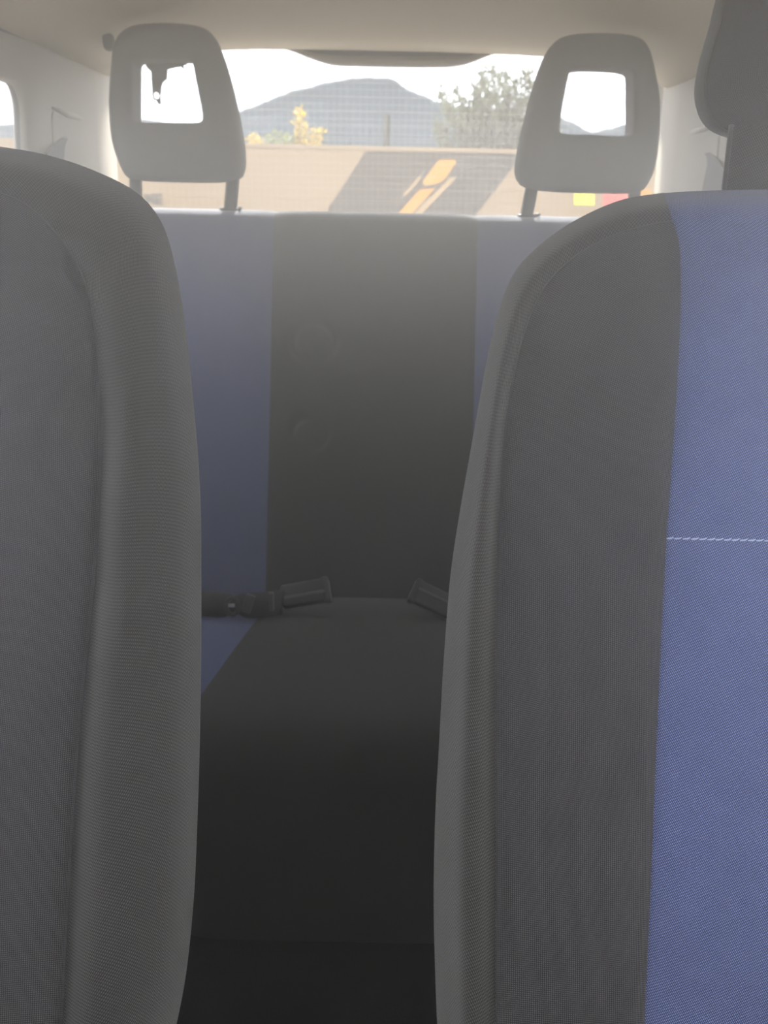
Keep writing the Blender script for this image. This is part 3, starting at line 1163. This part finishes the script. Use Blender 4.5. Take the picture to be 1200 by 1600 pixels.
YS = 11.0
for (bx, tp, mt, lab, per) in ((466, [(463, 178), (470, 172), (474, 182), (466, 195), (478, 200), (490, 205), (502, 207), (497, 215), (484, 218), (470, 214)], 'gold', 'tall golden-leaved shrub rising above the tan wall', 16),
                               (430, [(418, 214), (428, 211), (438, 214), (447, 213), (458, 216), (450, 222)], 'greenleaf', 'low yellow-green shrub between the golden shrubs above the wall', 16),
                               (396, [(388, 218), (395, 214), (402, 217), (408, 222)], 'gold', 'small pale golden shrub peeking over the wall beside the headrest', 14)):
    tips = [onY(a, b, YS + random.uniform(-0.12, 0.12)) for a, b in tp]
    sprig_tree('wall_shrub', (onY(bx, 230, YS).x, YS, GZ), tips, M[mt], lab, 'shrub', 'shrubs behind the wall', 0.055, per, 0.035)


# mountains
def mountain(name, Y, ridge, depth, label, n=420, rows_n=30):
    rp = spline([(a, b, 0) for a, b in ridge], n)
    rows = []
    rnd = random.Random(3)
    ph = [rnd.uniform(0, 6.28) for _ in range(12)]
    for j in range(rows_n):
        t = j / (rows_n - 1)
        row = []
        for i, q in enumerate(rp):
            p = onY(q.x, q.y, Y)
            rough = sum(sin(p.x * (0.25 * 1.7 ** k) * 60 / Y + ph[k] + t * 3 * k) / 1.35 ** k for k in range(8)) * 0.0016 * Y
            z = GZ + (p.z - GZ) * (1 - t) ** 0.9
            y = Y - depth * t
            row.append(Vector((p.x * (1 - 0.1 * t), y + rough * 2.5 * sin(pi * t), z + rough * (0.8 * (1 - t) + sin(pi * t)))))
        rows.append(row)
    back = [Vector((p.x, Y + depth * 0.6, GZ - 1)) for p in rows[0]]
    o = sheet(name, [back] + rows, M['mountain'])
    return tag(o, label, 'mountain')


mountain('mountain', 400, [(-300, 215), (-50, 200), (100, 188), (220, 188), (300, 190), (372, 172), (420, 154), (462, 141), (500, 131), (530, 127), (560, 124), (590, 126), (612, 124), (640, 140), (680, 156), (720, 170), (780, 200), (830, 230)],
         45, 'broad hazy blue-grey mountain rising behind the boundary wall')
mountain('mountain', 760, [(700, 215), (780, 190), (850, 176), (885, 184), (905, 194), (925, 205), (950, 198), (978, 192), (1050, 180), (1150, 178), (1300, 195), (1500, 220)],
         60, 'distant mountain notch visible through the opening of a rear headrest')

# ------------------------------------------------------------------ scattering volume added to the cabin for lens glare
if VEIL_DENSITY > 0:
    mt = bpy.data.materials.new('veil_scatter')
    mt.use_nodes = True
    nt = mt.node_tree
    nt.nodes.clear()
    oo = nt.nodes.new('ShaderNodeOutputMaterial')
    vs = nt.nodes.new('ShaderNodeVolumeScatter')
    vs.inputs['Color'].default_value = (0.98, 0.94, 0.85, 1)
    # added veil lies in the upper air and thins out below the window line
    ge = nt.nodes.new('ShaderNodeNewGeometry')
    sx = nt.nodes.new('ShaderNodeSeparateXYZ')
    nt.links.new(ge.outputs['Position'], sx.inputs[0])
    mrz = nt.nodes.new('ShaderNodeMapRange')
    mrz.interpolation_type = 'SMOOTHSTEP'
    mrz.inputs['From Min'].default_value = 0.68
    mrz.inputs['From Max'].default_value = 0.95
    mrz.inputs['To Min'].default_value = 0.0
    mrz.inputs['To Max'].default_value = VEIL_DENSITY
    nt.links.new(sx.outputs[2], mrz.inputs['Value'])
    mry = nt.nodes.new('ShaderNodeMapRange')
    mry.interpolation_type = 'SMOOTHSTEP'
    mry.inputs['From Min'].default_value = 0.25
    mry.inputs['From Max'].default_value = 1.6
    mry.inputs['To Min'].default_value = 1.0
    mry.inputs['To Max'].default_value = 0.12
    nt.links.new(sx.outputs[1], mry.inputs['Value'])
    mu = nt.nodes.new('ShaderNodeMath')
    mu.operation = 'MULTIPLY'
    nt.links.new(mrz.outputs[0], mu.inputs[0])
    nt.links.new(mry.outputs[0], mu.inputs[1])
    nt.links.new(mu.outputs[0], vs.inputs['Density'])
    vs.inputs['Anisotropy'].default_value = VEIL_G
    nt.links.new(vs.outputs[0], oo.inputs['Volume'])
    v, f = boxv((XC, 0.95, 0.615), 0.82, 1.25, 0.72)
    hz = mk('cabin_veil', v, f, mt, smooth=False)
    tag(hz, 'thin added lens-glare haze filling the car cabin', 'veil', kind='stuff')
